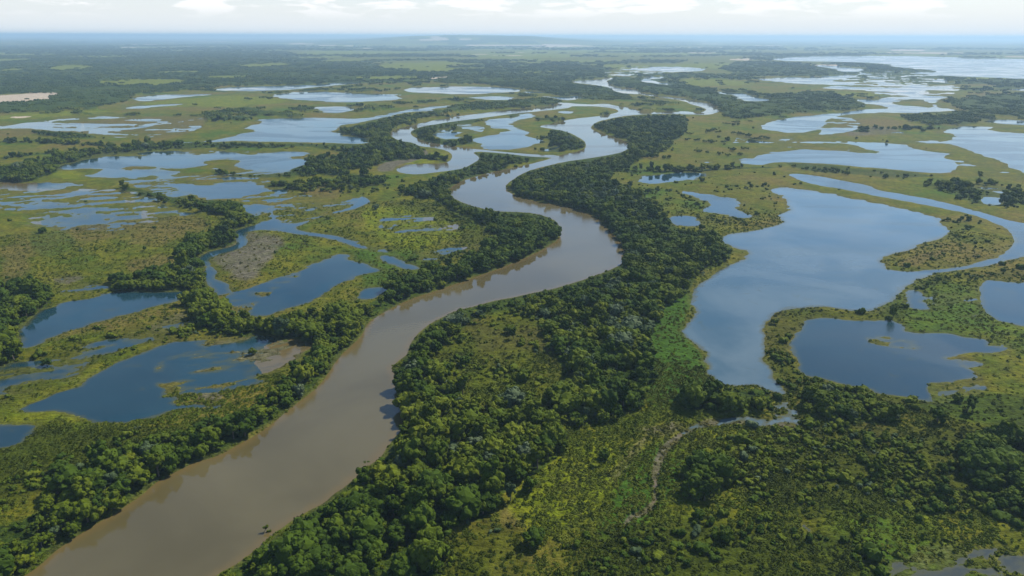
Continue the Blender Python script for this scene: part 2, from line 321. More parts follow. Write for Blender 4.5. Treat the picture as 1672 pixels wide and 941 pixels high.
cls(SC, P('Z', '-40 700 60 690 160 700 260 700 330 700 230 740 90 800 -40 860'), 0.8, 15)
cls(SC, P('Z', '40 590 140 560 300 510 330 525 330 550 240 565 150 600 80 640 -20 660 -20 610'), 0.6, 8)
cls(SC, P('Z', '700 880 820 850 860 890 880 960 700 960'), 0.6, 15)
cls(SC, P('Z', '1245 545 1262 510 1290 500 1400 510 1460 500 1500 460 1560 450 1672 440 1672 452 1480 470 1490 520 1440 522 1330 522 1300 545 1285 570 1305 610 1370 628 1460 648 1560 658 1672 640 1720 690 1480 690 1400 660 1290 655 1262 610'), 0.65, 6)
cls(SC, P('Z', '1440 435 1480 408 1550 385 1545 360 1600 360 1650 385 1640 410 1560 437 1500 443'), 0.10, 5)
cls(SC, P('Z', '940 300 1050 270 1200 200 1260 200 1210 260 1280 280 1250 305 1290 345 1190 375 1100 360 1050 325'), 0.28, 8)
cls(SC, P('Z', '620 330 700 325 780 360 830 385 800 410 700 440 640 455 660 430 760 400 740 360 640 345'), 0.55, 6)
LI = 'lime'
cls(LI, P('Z', '880 770 930 740 985 730 1010 760 1000 830 960 860 890 880 850 850 830 820'), 0.9, 18)
cls(LI, P('Z', '590 345 640 338 720 350 765 375 740 395 680 408 640 400 600 380'), 0.9, 8)
cls(LI, P('Z', '0 665 60 655 150 695 60 700 0 730'), 0.6, 10)
cls(LI, P('Z', '1130 685 1250 690 1250 720 1180 760 1100 760 1090 720'), 0.6, 15)
cls(LI, P('Z', '745 590 830 560 880 580 860 640 790 650'), 0.5, 12)
cls(LI, P('Z', '650 270 700 250 735 255 715 266 670 270'), 0.9, 3)
cls(LI, P('A', '0 565 300 545 470 540 560 548 300 570 0 590'), 1.0, 3)
cls(LI, P('A', '620 510 900 480 1200 465 1440 490 1300 515 900 530'), 0.8, 3)
cls(LI, P('Z', '150 136 220 130 320 132 280 140 200 143'), 1.0, 1)
cls(LI, P('Z', '600 108 680 103 740 108 720 114 640 116'), 1.0, 1)
for q in ('90 108 150 107 155 114 70 118', '0 115 50 112 30 119 -20 120', '560 128 640 125 700 128 620 133', '250 118 330 116 320 121 260 122', '380 107 470 103 480 108 400 112', '440 88 600 85 700 88 560 91', '100 93 220 91 230 94 120 96', '520 99 590 97 600 101 530 103', '-20 98 60 96 40 100 -20 102', '330 126 420 124 400 129 340 130', '760 93 900 91 960 94 820 97', '1000 88 1150 86 1200 89 1050 92', '1380 92 1500 88 1560 90 1450 94', '1560 128 1640 126 1660 130 1580 133'):
    cls(LI, P('Z', q), 1.0, 0.8)
cls(LI, P('Z', '830 119 920 117 925 120 840 122'), 1.0, 1)
cls(LI, P('Z', '1112 128 1200 130 1240 140 1120 143'), 0.7, 2)
cls(LI, P('Z', '1350 150 1440 150 1450 158 1370 162'), 0.6, 2)
cls(LI, P('A', '240 835 390 835 460 870 330 885 250 865'), 0.8, 3)
EM = 'emerald'
cls(EM, P('Z', '1085 500 1120 475 1135 490 1112 530 1120 550 1155 590 1155 625 1195 634 1140 652 1080 672 1052 660 1055 600 1065 540'), 1.0, 8)
cls(EM, P('Z', '1010 780 1060 740 1110 720 1130 770 1100 830 1050 880 1000 900 960 880'), 0.8, 16)
cls(EM, P('Z', '570 405 640 410 720 440 640 465 560 510 520 520 600 480'), 0.6, 8)
cls(EM, P('Z', '1480 640 1560 650 1672 640 1720 700 1600 700 1500 680'), 0.7, 12)
cls(EM, P('Z', '40 380 110 370 130 410 80 425 50 410'), 0.5, 8)
cls(EM, P('Z', '980 870 1160 850 1300 870 1260 960 960 960'), 0.5, 20)
BR = 'brown'
cls(BR, P('Z', '130 200 200 190 330 190 335 210 280 222 200 216 60 222 0 226 0 212'), 0.9, 4)
cls(BR, P('Z', '230 355 330 352 340 372 300 395 240 400 130 390 60 420 0 440 0 400 120 365'), 0.7, 14)
cls(BR, P('Z', '0 420 40 410 60 440 30 465 0 465'), 0.8, 8)
cls(BR, P('Z', '200 430 280 420 290 440 220 452'), 0.9, 7)
cls(BR, P('Z', '745 510 830 545 860 530 925 560 900 585 860 575 830 600 790 610 780 570'), 0.7, 9)
cls(BR, P('Z', '990 490 1040 480 1060 500 1010 520'), 0.8, 6)
cls(BR, P('Z', '880 560 930 550 930 575 890 585'), 0.9, 5)
cls(BR, P('Z', '770 690 800 665 815 645 800 700 790 720'), 0.9, 6)
cls(BR, P('Z', '810 850 840 820 850 860 830 880'), 0.7, 8)
cls(BR, P('Z', '560 350 470 330 540 320 560 330 520 350 480 365'), 0.5, 6)
cls(BR, P('Z', '480 300 560 295 560 325 500 325'), 0.7, 5)
cls(BR, P('Z', '1460 430 1500 415 1560 405 1530 425 1480 440'), 0.8, 4)
cls(BR, P('Z', '1380 195 1450 190 1480 210 1420 225 1350 222'), 0.7, 4)
cls(BR, P('Z', '1560 155 1640 150 1672 155 1672 170 1580 175'), 0.7, 3)
cls(BR, P('Z', '1440 545 1500 556 1560 578 1610 590 1600 604 1540 595 1470 575'), 0.6, 6)
cls(BR, P('Z', '1380 695 1450 700 1500 720 1440 730'), 0.8, 8)
cls(BR, P('Z', '60 520 150 510 300 505 230 530 120 555 60 560'), 0.6, 8)
MU = 'mud'
cls(MU, P('Z', '341 420 375 395 400 380 440 385 470 395 450 420 430 445 410 460 385 462 365 445'), 0.7, 9)
cls(MU, P('Z', '255 612 261 591 300 575 340 560 400 553 440 550 510 555 505 575 470 600 420 610 380 600 330 610 300 630'), 0.75, 8)
cls(MU, P('Z', '320 640 370 640 360 660 320 655'), 0.8, 5)
cls(MU, P('Z', '240 530 300 510 310 525 250 545'), 0.5, 6)
cls(MU, P('Z', '1440 960 1480 890 1530 872 1672 880 1720 890 1720 960'), 0.35, 16)
cls(MU, P('D', '60 155 200 165 330 160 600 150 660 160 480 210 400 180 200 190'), 0.5, 5)
cls(MU, P('Z', '1012 866 1024 842 1050 834 1066 812 1060 780 1072 742 1096 716 1140 690 1200 682 1280 690 1308 702 1250 698 1190 690 1140 700 1104 722 1082 750 1074 790 1078 815 1062 842 1036 852'), 0.78, 4)
cls(MU, P('Z', '985 790 1010 760 1040 725 1060 710 1050 735 1020 775 1000 800'), 0.4, 6)
cls(MU, P('Z', '1040 700 1080 700 1100 690 1120 700 1090 715 1050 715'), 0.5, 6)
cls(MU, P('Z', '612 275 640 262 690 252 694 245 700 252 690 262 650 272 640 282 618 284'), 0.8, 2)
cls(MU, P('Z', '1380 215 1420 205 1480 212 1440 222 1390 225'), 0.6, 3)
cls(MU, P('Z', '80 455 120 450 150 455 100 470'), 0.7, 4)
TA = 'tan'
cls(TA, P('Z', '-40 160 60 153 108 154 90 160 75 166 0 173 -40 175'), 1.0, 1.2)
cls(TA, P('Z', '10 192 60 190 30 195'), 1.0, 1)
cls(TA, P('Z', '700 127 740 126 720 131 700 131'), 0.8, 1)
cls(TA, P('Z', '1190 97 1230 96 1230 99 1195 99'), 1.0, 1)
cls(TA, P('Z', '1450 81 1520 82 1500 84 1460 84'), 1.0, 1)

# ------------------------------------------------------------------ the terrain: one sheet out to the horizon, relief measured from the shore lines
def deg(a): return np.radians(a)
az = deg(np.concatenate([np.linspace(-90, -49, 22)[:-1], np.linspace(-49, 49, 1240), np.linspace(49, 90, 22)[1:]]))
dep = deg(np.concatenate([np.linspace(88, 50, 14)[:-1], np.linspace(50, 11, 450)[:-1], np.linspace(11, 1.0, 210)[:-1], np.linspace(1.0, 0.15, 30)]))
NR, NC = len(dep), len(az)
AZ, DE = np.meshgrid(az, dep)
DIST = (H / np.tan(DE)).ravel(); AZf = AZ.ravel()
X = DIST * np.sin(AZf); Y = DIST * np.cos(AZf)
U, V = ground_to_px(X, Y)
behind = np.abs(AZf) > deg(60)
U = np.where(behind, -5000, U)
n1 = fbm(X / 30, Y / 30, 3, 4, 0.55); n2 = fbm(X / 160, Y / 160, 21, 4)
n3 = fbm(X / 7, Y / 7, 51, 3, 0.6); n4 = fbm(X / 700, Y / 420, 33, 4)
ragged = np.clip(0.010 * DIST, 2.5, 34) * (0.55 * n1 + 0.45 * n2) * 2 + np.where(DIST < 1500, 3.0 * n3, 0)
S = np.full(X.shape, 1e6); OWN = np.full(X.shape, -1, np.int32)
for i, (name, poly, rag) in enumerate(WATER):
    u1, v1 = poly.min(0); u2, v2 = poly.max(0)
    mg = 70 if v2 > 380 else 34
    mgv = 60 if v2 > 380 else 10
    idx = np.nonzero((U > u1 - mg) & (U < u2 + mg) & (V > v1 - mgv) & (V < v2 + mgv))[0]
    if not len(idx): continue
    gx, gy = px_to_ground(poly[:, 0], poly[:, 1])
    s = signed_dist(X[idx], Y[idx], np.stack([gx, gy], 1)) + ragged[idx] * rag
    b = s < S[idx]
    S[idx[b]] = s[b]; OWN[idx[b]] = i
lake_side = np.array([0.0 if w[0] in ('river', 'oxbow') else (0.45 if w[0] == 'channel' else 1.0) for w in WATER] + [0.0])[OWN]
cR, sR = math.cos(0.30), math.sin(0.30)
xs_, ys_ = X * cR + Y * sR, -X * sR + Y * cR
nm = fbm(xs_ / 9, ys_ / 4, 76, 5, 0.6)
nm = np.where(DIST > 330, fbm(xs_ / 26, ys_ / 9, 77, 5, 0.62), nm)
nm = np.where(DIST > 900, fbm(X / 75, Y / 40, 78, 5, 0.6), nm)
band = np.clip(0.022 * DIST, 5, 55)
hgt = np.where(S > 0, np.minimum(S * 0.14, 1.3), np.maximum(S * 0.10, -1.2))
soft_shore = 1.3 * np.tanh(S / (band * 1.25)) + 1.15 * nm * np.exp(-(S / band) ** 2)
hgt = hgt * (1 - lake_side) + np.clip(soft_shore, -1.2, 1.3) * lake_side
hgt = hgt + np.where(S > 6, 0.5 * n1 + 0.25 * n3 * (DIST < 800), 0)
MAR = np.zeros(X.shape)
def soft_mask(poly, feather, jitter):
    u1, v1 = poly.min(0); u2, v2 = poly.max(0); m = feather * 2
    idx = np.nonzero((U > u1 - m) & (U < u2 + m) & (V > v1 - m) & (V < v2 + m))[0]
    if not len(idx): return idx, None
    s = signed_dist(U[idx], V[idx], poly) + jitter[idx] * feather * 2.2
    return idx, sstep(feather, -feather, s)
jit = n1 + 0.6 * n2
REED0 = [P('Z', '255 612')[0], P('I', '1190 10')[0], P('F', '870 705')[0], P('D', '1110 500')[0]]      # reed beds standing in open lakes
for poly, share, f in MARSH:
    idx, w = soft_mask(chaikin(poly, 1), f, jit)
    if w is None: continue
    if not any(np.allclose(poly[0], q) for q in REED0): w = w * sstep(-1.0, 0.1, S[idx] / band[idx])
    bias = (0.5 - share) * 0.42
    hm = (nm[idx] + bias) * 2.2
    hgt[idx] = np.where(S[idx] < 0, hgt[idx] + 0, hgt[idx])
    hgt[idx] = hgt[idx] * (1 - w) + np.clip(hm, -0.5, 0.9) * w
    MAR[idx] = np.maximum(MAR[idx], w)
AT = {}
for k, lst in CLS.items():
    a = np.zeros(X.shape)
    for poly, wt, f in lst:
        idx, w = soft_mask(poly, f, jit)
        if w is None: continue
        a[idx] = np.maximum(a[idx], w * wt)
    AT[k] = a
# the plain beyond: patchwork of woods and pale fields
far = sstep(2200, 3600, DIST)
pat = fbm(X / 950 + 3, Y / 600, 91, 5, 0.55); pat2 = fbm(X / 1500, Y / 700 + 9, 95, 4)
side = sstep(700, 400, U) * 0.12
AT['forest'] = np.maximum(AT['forest'], far * sstep(0.035, 0.075, pat + side) * (1 - AT['lime']) * (1 - AT['tan']))
AT['lime'] = np.maximum(AT['lime'], far * sstep(0.02, 0.07, pat2) * (1 - AT['forest']))
AT['tan'] = np.maximum(AT['tan'], far * sstep(0.20, 0.24, pat2) * (1 - AT['forest']))
# hedges and tree belts across the middle-distance meadows
belt = np.abs(fbm(X / 420, Y / 240, 131, 3)) 
mid = sstep(650, 900, DIST) * sstep(5000, 3000, DIST)
AT['forest'] = np.maximum(AT['forest'], mid * sstep(0.022, 0.010, belt) * 0.75 * (1 - MAR))
AT['forest'] *= 1 - np.maximum(AT['lime'], AT['tan']) * (DIST > 1500)
for k in AT: AT[k] = np.where(hgt < 0.0, AT[k] * 0.15 if k == 'forest' else AT[k], AT[k])
# canopy surface of the far woods, kept off anything that would hide water in front of it
GRID = dict(h=hgt.reshape(NR, NC))
for k in AT: GRID[k] = AT[k].reshape(NR, NC)
GRID['mar'] = MAR.reshape(NR, NC); GRID['s'] = np.minimum(S, 500).reshape(NR, NC)
ddx = np.arange(NR)[::-1]
def lookup(name, x, y):
    d = np.hypot(x, y); a = np.arctan2(x, y)
    fr = np.interp(-np.arctan2(H, d), -dep, np.arange(NR)); fc = np.interp(a, az, np.arange(NC))
    i = np.clip(fr.astype(int), 0, NR - 2); j = np.clip(fc.astype(int), 0, NC - 2)
    tr, tcx = fr - i, fc - j
    g = GRID[name]
    return (g[i, j] * (1 - tcx) + g[i, j + 1] * tcx) * (1 - tr) + (g[i + 1, j] * (1 - tcx) + g[i + 1, j + 1] * tcx) * tr
cf = sstep(900, 1600, DIST) * sstep(0.35, 0.6, AT['forest']) * (hgt > 0.25)
hb = np.minimum(lookup('h', X * H / (H - 5.0), Y * H / (H - 5.0)), lookup('h', X * H / (H - 10.0), Y * H / (H - 10.0)))
ct = cf * (hb > 0.1) * np.clip(4.5 + 9 * fbm(X / 22, Y / 22, 141, 3) + 8 * n2, 1.5, 11)
zz = hgt + ct
# low far hills on the skyline
hill = np.exp(-((AZf - deg(-5.5)) / deg(7)) ** 2) * 1.0 + 0.55 * np.exp(-((AZf - deg(2)) / deg(6)) ** 2) + 0.25 * sstep(-0.1, 0.4, fbm(AZf * 14, AZf * 0, 151, 3))
zz = zz + sstep(11000, 17000, DIST) * 176 * hill / max(1e-6, hill.max())
print('terrain verts', X.size, 'zmax', zz.max())

def grid_mesh(name, vx, vy, vz, faces):
    me = bpy.data.meshes.new(name)
    used = np.unique(faces); remap = np.full(vx.size, -1, np.int64); remap[used] = np.arange(used.size)
    f = remap[faces]
    me.vertices.add(used.size)
    co = np.stack([vx[used], vy[used], vz[used]], 1).astype(np.float32)
    me.vertices.foreach_set('co', co.ravel())
    me.loops.add(f.size); me.loops.foreach_set('vertex_index', f.ravel().astype(np.int32))
    me.polygons.add(len(f)); me.polygons.foreach_set('loop_start', np.arange(0, f.size, 4, dtype=np.int32))
    try: me.polygons.foreach_set('loop_total', np.full(len(f), 4, np.int32))
    except Exception: pass
    me.update(calc_edges=True)
    me.polygons.foreach_set('use_smooth', np.ones(len(f), bool))
    return me, used
ii, jj = np.meshgrid(np.arange(NR - 1), np.arange(NC - 1), indexing='ij')
v00 = (ii * NC + jj).ravel()
FACES = np.stack([v00, v00 + 1, v00 + NC + 1, v00 + NC], 1)

# ------------------------------------------------------------------ materials
def new_mat(name):
    m = bpy.data.materials.new(name); m.use_nodes = True
    t = m.node_tree; b = t.nodes['Principled BSDF']
    return m, t, b
def noise(t, scale, detail=4, rough=0.55, vec=None, dist=0.0):
    n = t.nodes.new('ShaderNodeTexNoise'); n.inputs['Scale'].default_value = scale
    n.inputs['Detail'].default_value = detail; n.inputs['Roughness'].default_value = rough; n.inputs['Distortion'].default_value = dist
    if vec is not None: t.links.new(vec, n.inputs['Vector'])
    return n.outputs['Fac']
def ground_material():
    m, t, b = new_mat('wetland_ground')
    pos = t.nodes.new('ShaderNodeNewGeometry').outputs['Position']
    def attr(n):
        a = t.nodes.new('ShaderNodeAttribute'); a.attribute_name = n
        s = t.nodes.new('ShaderNodeSeparateColor'); t.links.new(a.outputs['Color'], s.inputs[0])
        return s.outputs[0], s.outputs[1], s.outputs[2], a.outputs['Alpha']
    fo, sc, li, em = attr('cover_a'); br, mu, ta, we = attr('cover_b')
    big = noise(t, 0.009, 5, 0.6, pos); med = noise(t, 0.05, 5, 0.62, pos); fine = noise(t, 0.45, 4, 0.65, pos)
    mp = t.nodes.new('ShaderNodeMapping'); mp.inputs['Scale'].default_value = (0.25, 0.9, 0.5); mp.inputs['Rotation'].default_value = (0, 0, 0.5)
    t.links.new(pos, mp.inputs['Vector'])
    streak = noise(t, 0.9, 4, 0.6, mp.outputs[0], 0.6)
    base = mixc(t, maprange(t, med, 0.36, 0.64), (0.046, 0.062, 0.003), (0.088, 0.088, 0.006))
    base = mixc(t, maprange(t, big, 0.48, 0.66), base, (0.090, 0.074, 0.014))
    base = mixc(t, maprange(t, big, 0.46, 0.34), base, (0.040, 0.072, 0.005))
    def soft(w, lo=0.15, hi=0.85):
        j = mth(t, 'ADD', w, mth(t, 'MULTIPLY', mth(t, 'SUBTRACT', med, 0.5), 0.9))
        return mth(t, 'MULTIPLY', maprange(t, j, lo, hi), maprange(t, w, 0.02, 0.2))
    base = mixc(t, mth(t, 'MULTIPLY', soft(br), 0.62), base, (0.088, 0.066, 0.022))
    base = mixc(t, soft(em), base, mixc(t, fine, (0.018, 0.046, 0.003), (0.038, 0.078, 0.006)))
    base = mixc(t, soft(li), base, mixc(t, maprange(t, med, 0.4, 0.65), (0.074, 0.096, 0.003), (0.104, 0.112, 0.005)))
    base = mixc(t, mth(t, 'MULTIPLY', soft(sc), 0.8), base, mixc(t, fine, (0.020, 0.030, 0.002), (0.038, 0.046, 0.003)))
    base = mixc(t, soft(mu, 0.2, 0.8), base, mixc(t, maprange(t, streak, 0.3, 0.7), (0.060, 0.058, 0.034), (0.096, 0.086, 0.062)))
    base = mixc(t, maprange(t, ta, 0.3, 0.6), base, (0.30, 0.25, 0.19))
    base = mixc(t, maprange(t, fo, 0.25, 0.6), base, mixc(t, maprange(t, fine, 0.35, 0.65), (0.014, 0.028, 0.003), (0.036, 0.054, 0.006)))
    # wet margins
    base = mixc(t, mth(t, 'MULTIPLY', we, 0.55), base, mixc(t, streak, (0.036, 0.042, 0.010), (0.078, 0.074, 0.022)))
    clump = noise(t, 0.16, 5, 0.65, pos, 0.5)
    bright = mth(t, 'ADD', mth(t, 'MULTIPLY', mth(t, 'ADD', mth(t, 'ADD', fine, streak), clump), 1.5), -1.25)
    bright = mth(t, 'MAXIMUM', bright, 0.35)
    base = mixc(t, 1.0, base, (1, 1, 1), 'MULTIPLY') if False else base
    hs = t.nodes.new('ShaderNodeHueSaturation'); t.links.new(base, hs.inputs['Color']); t.links.new(bright, hs.inputs['Value'])
    t.links.new(hs.outputs[0], b.inputs['Base Color'])
    b.inputs['Roughness'].default_value = 0.9; b.inputs['Specular IOR Level'].default_value = 0.04
    hgtn = mth(t, 'ADD', mth(t, 'MULTIPLY', fine, 1.0), mth(t, 'MULTIPLY', streak, 0.8))
    bp = t.nodes.new('ShaderNodeBump'); bp.inputs['Strength'].default_value = 0.9; bp.inputs['Distance'].default_value = 1.1
    t.links.new(hgtn, bp.inputs['Height']); t.links.new(bp.outputs[0], b.inputs['Normal'])
    return m
def water_material(name, c1, c2, shallow, reach, rough, bump, weed=0.0):
    m, t, b = new_mat(name)
    pos = t.nodes.new('ShaderNodeNewGeometry').outputs['Position']
    f = noise(t, 0.012, 4, 0.55, pos, 0.8)
    c = mixc(t, maprange(t, f, 0.35, 0.65), c1, c2)
    if weed:
        w1 = noise(t, 0.05, 6, 0.68, pos, 0.4)
        c = mixc(t, mth(t, 'MULTIPLY', maprange(t, w1, 0.58, 0.70), weed), c, (0.042, 0.048, 0.018))
    a = t.nodes.new('ShaderNodeAttribute'); a.attribute_name = 'depth'
    wob = mth(t, 'ADD', a.outputs['Fac'], mth(t, 'MULTIPLY', mth(t, 'SUBTRACT', noise(t, 0.10, 5, 0.65, pos), 0.5), reach * 1.4))
    c = mixc(t, maprange(t, wob, reach, 0.0), c, shallow)
    t.links.new(c, b.inputs['Base Color'])
    b.inputs['IOR'].default_value = 1.38 if weed else 1.5
    mp = t.nodes.new('ShaderNodeMapping'); mp.inputs['Scale'].default_value = (0.5, 1.2, 1); mp.inputs['Rotation'].default_value = (0, 0, 0.35)
    t.links.new(pos, mp.inputs['Vector'])
    wind = noise(t, 0.010, 4, 0.6, mp.outputs[0], 1.2)          # wind-ruffled and slick patches
    t.links.new(maprange(t, wind, 0.42, 0.58, rough * 0.4, rough * 2.6), b.inputs['Roughness'])
    h1 = noise(t, 0.5, 3, 0.6, mp.outputs[0], 0.3)
    bp = t.nodes.new('ShaderNodeBump'); bp.inputs['Distance'].default_value = bump
    t.links.new(maprange(t, wind, 0.40, 0.60, 0.10, 0.75), bp.inputs['Strength'])
    t.links.new(h1, bp.inputs['Height']); t.links.new(bp.outputs[0], b.inputs['Normal'])
    return m
def leaf_material(name, dark, mid_, light, dry=None):
    m, t, b = new_mat(name)
    oi = t.nodes.new('ShaderNodeObjectInfo').outputs['Random']
    pos = t.nodes.new('ShaderNodeNewGeometry').outputs['Position']
    n = noise(t, 1.3, 3, 0.65, pos)
    f = mth(t, 'ADD', mth(t, 'MULTIPLY', oi, 0.62), mth(t, 'MULTIPLY', mth(t, 'SUBTRACT', n, 0.3), 0.75), True)
    r = t.nodes.new('ShaderNodeValToRGB'); t.links.new(f, r.inputs[0])
    e = r.color_ramp.elements
    e[0].color = (*dark, 1); e[1].color = (*light, 1)
    q = e.new(0.5); q.color = (*mid_, 1)
    out = r.outputs[0]
    if dry:
        da = t.nodes.new('ShaderNodeAttribute'); da.attribute_type = 'INSTANCER'; da.attribute_name = 'dry'
        out = mixc(t, da.outputs['Fac'], out, dry)
        dk = t.nodes.new('ShaderNodeAttribute'); dk.attribute_type = 'INSTANCER'; dk.attribute_name = 'lush'
        out = mixc(t, dk.outputs['Fac'], out, (0.022, 0.032, 0.002))
    t.links.new(out, b.inputs['Base Color'])
    b.inputs['Roughness'].default_value = 0.85; b.inputs['Specular IOR Level'].default_value = 0.06
    return m
def bark_material():
    m, t, b = new_mat('bark')
    pos = t.nodes.new('ShaderNodeTexCoord').outputs['Object']
    n = noise(t, 6, 4, 0.6, pos)
    t.links.new(mixc(t, n, (0.05, 0.038, 0.026), (0.17, 0.135, 0.10)), b.inputs['Base Color'])
    b.inputs['Roughness'].default_value = 0.9
    return m
MG = ground_material()
MRIVER = water_material('silty_river_water', (0.060, 0.050, 0.020), (0.078, 0.066, 0.029), (0.088, 0.066, 0.024), 0.5, 0.07, 0.06)
MLAKE = water_material('lake_water', (0.005, 0.022, 0.032), (0.009, 0.032, 0.044), (0.034, 0.042, 0.016), 0.35, 0.08, 0.06, 0.5)
MPALE = water_material('pale_lake_water', (0.024, 0.056, 0.078), (0.058, 0.090, 0.108), (0.050, 0.056, 0.028), 0.4, 0.08, 0.06, 0.3)
MMARSH = water_material('murky_marsh_water', (0.016, 0.024, 0.022), (0.030, 0.036, 0.028), (0.040, 0.044, 0.020), 0.4, 0.03, 0.012, 0.8)
MBARK = bark_material()
MLEAF = [leaf_material('dark_leaves', (0.014, 0.030, 0.002), (0.032, 0.055, 0.003), (0.066, 0.086, 0.005)),
         leaf_material('yellow_green_leaves', (0.032, 0.051, 0.002), (0.056, 0.076, 0.004), (0.092, 0.104, 0.006)),
         leaf_material('grey_green_leaves', (0.026, 0.044, 0.016), (0.048, 0.070, 0.030), (0.085, 0.105, 0.058))]
MREED = leaf_material('reed_tufts', (0.044, 0.066, 0.003), (0.062, 0.082, 0.005), (0.088, 0.098, 0.009), (0.098, 0.080, 0.028))

# ------------------------------------------------------------------ ground and water objects
me, used = grid_mesh('ground', X, Y, zz, FACES)
ca = me.attributes.new('cover_a', 'FLOAT_COLOR', 'POINT')
A4 = np.stack([AT['forest'], AT['scrub'], AT['lime'], AT['emerald']], 1)[used].astype(np.float32); ca.data.foreach_set('color', A4.ravel())
cb = me.attributes.new('cover_b', 'FLOAT_COLOR', 'POINT')
shore = np.clip(np.maximum(sstep(0.55, 0.05, hgt) * (DIST < 2500), 0), 0, 1)
B4 = np.stack([AT['brown'], AT['mud'], AT['tan'], shore], 1)[used].astype(np.float32); cb.data.foreach_set('color', B4.ravel())
me.materials.append(MG)
ground = bpy.data.objects.new('ground', me); col.objects.link(ground); ground['kind'] = 'structure'

fmin = hgt[FACES].min(1); fown = OWN[FACES[:, 0]]
fown_m = np.where(fown >= 0, fown, -1)
zero = np.zeros(X.shape)
def water_object(name, sel, mat):
    if sel.sum() == 0: return None
    wm, wu = grid_mesh(name, X, Y, zero, FACES[sel])
    da = wm.attributes.new('depth', 'FLOAT', 'POINT'); da.data.foreach_set('value', np.clip(-hgt[wu], -0.2, 1.2).astype(np.float32))
    wm.materials.append(mat)
    o = bpy.data.objects.new(name, wm); col.objects.link(o); o['kind'] = 'structure'
    return o
wet = fmin < 0.12
BIGLAKE = max((w[1] for w in WATER if w[0] == 'lake'), key=lambda p: np.ptp(p[:, 1])).mean(0)
for i, (name, poly, rag) in enumerate(WATER):
    water_object(name, wet & (fown_m == i), MRIVER if name in ('river', 'oxbow') else (MPALE if np.allclose(poly.mean(0), BIGLAKE) else MLAKE))
water_object('marsh_water', wet & (fown_m < 0), MMARSH)

# ------------------------------------------------------------------ plants
def ico(sub):
    bm = bmesh.new(); bmesh.ops.create_icosphere(bm, subdivisions=sub, radius=1.0)
    v = np.array([q.co[:] for q in bm.verts]); f = np.array([[q.index for q in p.verts] for p in bm.faces]); bm.free()
    return v, f
ICO2, ICO1 = ico(2), ico(1)
class Geo:
    def __init__(self): self.v, self.f, self.m, self.n = [], [], [], 0
    def add(self, v, f, mat=0):
        self.v.append(np.asarray(v, float)); self.f += [tuple(int(q) + self.n for q in p) for p in f]; self.m += [mat] * len(f); self.n += len(v)
    def merge(self, g, off=(0, 0, 0), s=1.0, rz=0.0):
        v = np.concatenate(g.v); c, sn = math.cos(rz), math.sin(rz)
        w = np.stack([v[:, 0] * c - v[:, 1] * sn, v[:, 0] * sn + v[:, 1] * c, v[:, 2]], 1) * s + np.array(off)
        self.v.append(w); self.f += [tuple(q + self.n for q in p) for p in g.f]; self.m += g.m; self.n += len(w)
    def mesh(self, name, mats):
        me = bpy.data.meshes.new(name)
        me.from_pydata([tuple(q) for q in np.concatenate(self.v)], [], self.f)
        for m in mats: me.materials.append(m)
        me.polygons.foreach_set('material_index', np.array(self.m, np.int32)); me.update()
        return me
def lobe(g, c, r, rg, base=ICO2, squash=0.85):
    v, f = base
    w = v * (1 + 0.13 * rg.standard_normal((len(v), 1)))
    g.add(np.array(c) + w * np.array([r, r, r * squash]), f)
def cards(g, c, r, n, size, rg, squash=0.85):
    for _ in range(n):
        d = rg.standard_normal(3); d /= np.linalg.norm(d); d[2] = abs(d[2]) * 1.0 if rg.random() < 0.8 else d[2]
        p = np.array(c) + d * np.array([r, r, r * squash]) * rg.uniform(0.92, 1.18)
        a = rg.standard_normal(3); a = a - d * (a @ d) * 0.6; a /= np.linalg.norm(a)
        b = np.cross(d + 0.5 * rg.standard_normal(3), a); b /= np.linalg.norm(b)
        s = size * rg.uniform(0.6, 1.3)
        g.add([p - a * s * .5, p + b * s * .35, p + a * s * .5, p - b * s * .35], [(0, 1, 2, 3)])
def crown_geo(seed, style):
    rg = np.random.default_rng(seed); g = Geo()
    if style == 'round': Rr, hh, nl = 2.7, 4.6, 15
    elif style == 'spread': Rr, hh, nl = 3.3, 4.2, 18
    elif style == 'tall': Rr, hh, nl = 2.2, 6.0, 15
    else: Rr, hh, nl = 2.6, 3.6, 13
    L = [((0, 0, hh * 0.62), Rr * 0.62)]
    for k in range(nl):
        a = 2 * math.pi * k / nl * 1.62 + rg.uniform(0, 1); q = rg.uniform(0.45, 0.85)
        z = hh * rg.uniform(0.34, 0.92); q *= math.sqrt(max(0.15, 1 - ((z / hh - 0.45) / 0.75) ** 2))
        L.append(((math.cos(a) * Rr * q, math.sin(a) * Rr * q, z), Rr * rg.uniform(0.20, 0.40)))
    for c, r in L:
        lobe(g, c, r, rg); cards(g, c, r, 16, 0.6, rg)
    return g, hh
def trunk_geo(seed, hh):
    rg = np.random.default_rng(seed); g = Geo()
    def limb(p0, p1, r0_, r1_):
        p0, p1 = np.array(p0, float), np.array(p1, float); ax = p1 - p0; ax /= np.linalg.norm(ax)
        a = np.cross(ax, [0.3, 0.9, 0.1]); a /= np.linalg.norm(a); b = np.cross(ax, a); n = 7
        ring = [math.cos(2 * math.pi * k / n) * a + math.sin(2 * math.pi * k / n) * b for k in range(n)]
        v = [p0 + q * r0_ for q in ring] + [p1 + q * r1_ for q in ring]
        g.add(v, [(k, (k + 1) % n, n + (k + 1) % n, n + k) for k in range(n)] + [tuple(range(n, 2 * n))])
    top = (rg.uniform(-.2, .2), rg.uniform(-.2, .2), hh * 0.55)
    limb((0, 0, -0.5), top, 0.24, 0.13)
    for k in range(4):
        a = k * 1.6 + rg.uniform(0, 1); q = rg.uniform(0.7, 1.4)
        limb((top[0] * .6, top[1] * .6, hh * rg.uniform(.28, .45)), (math.cos(a) * q, math.sin(a) * q, hh * rg.uniform(.55, .75)), 0.11, 0.04)
    return g
STYLES = ['round', 'spread', 'tall', 'round', 'bushy', 'spread']
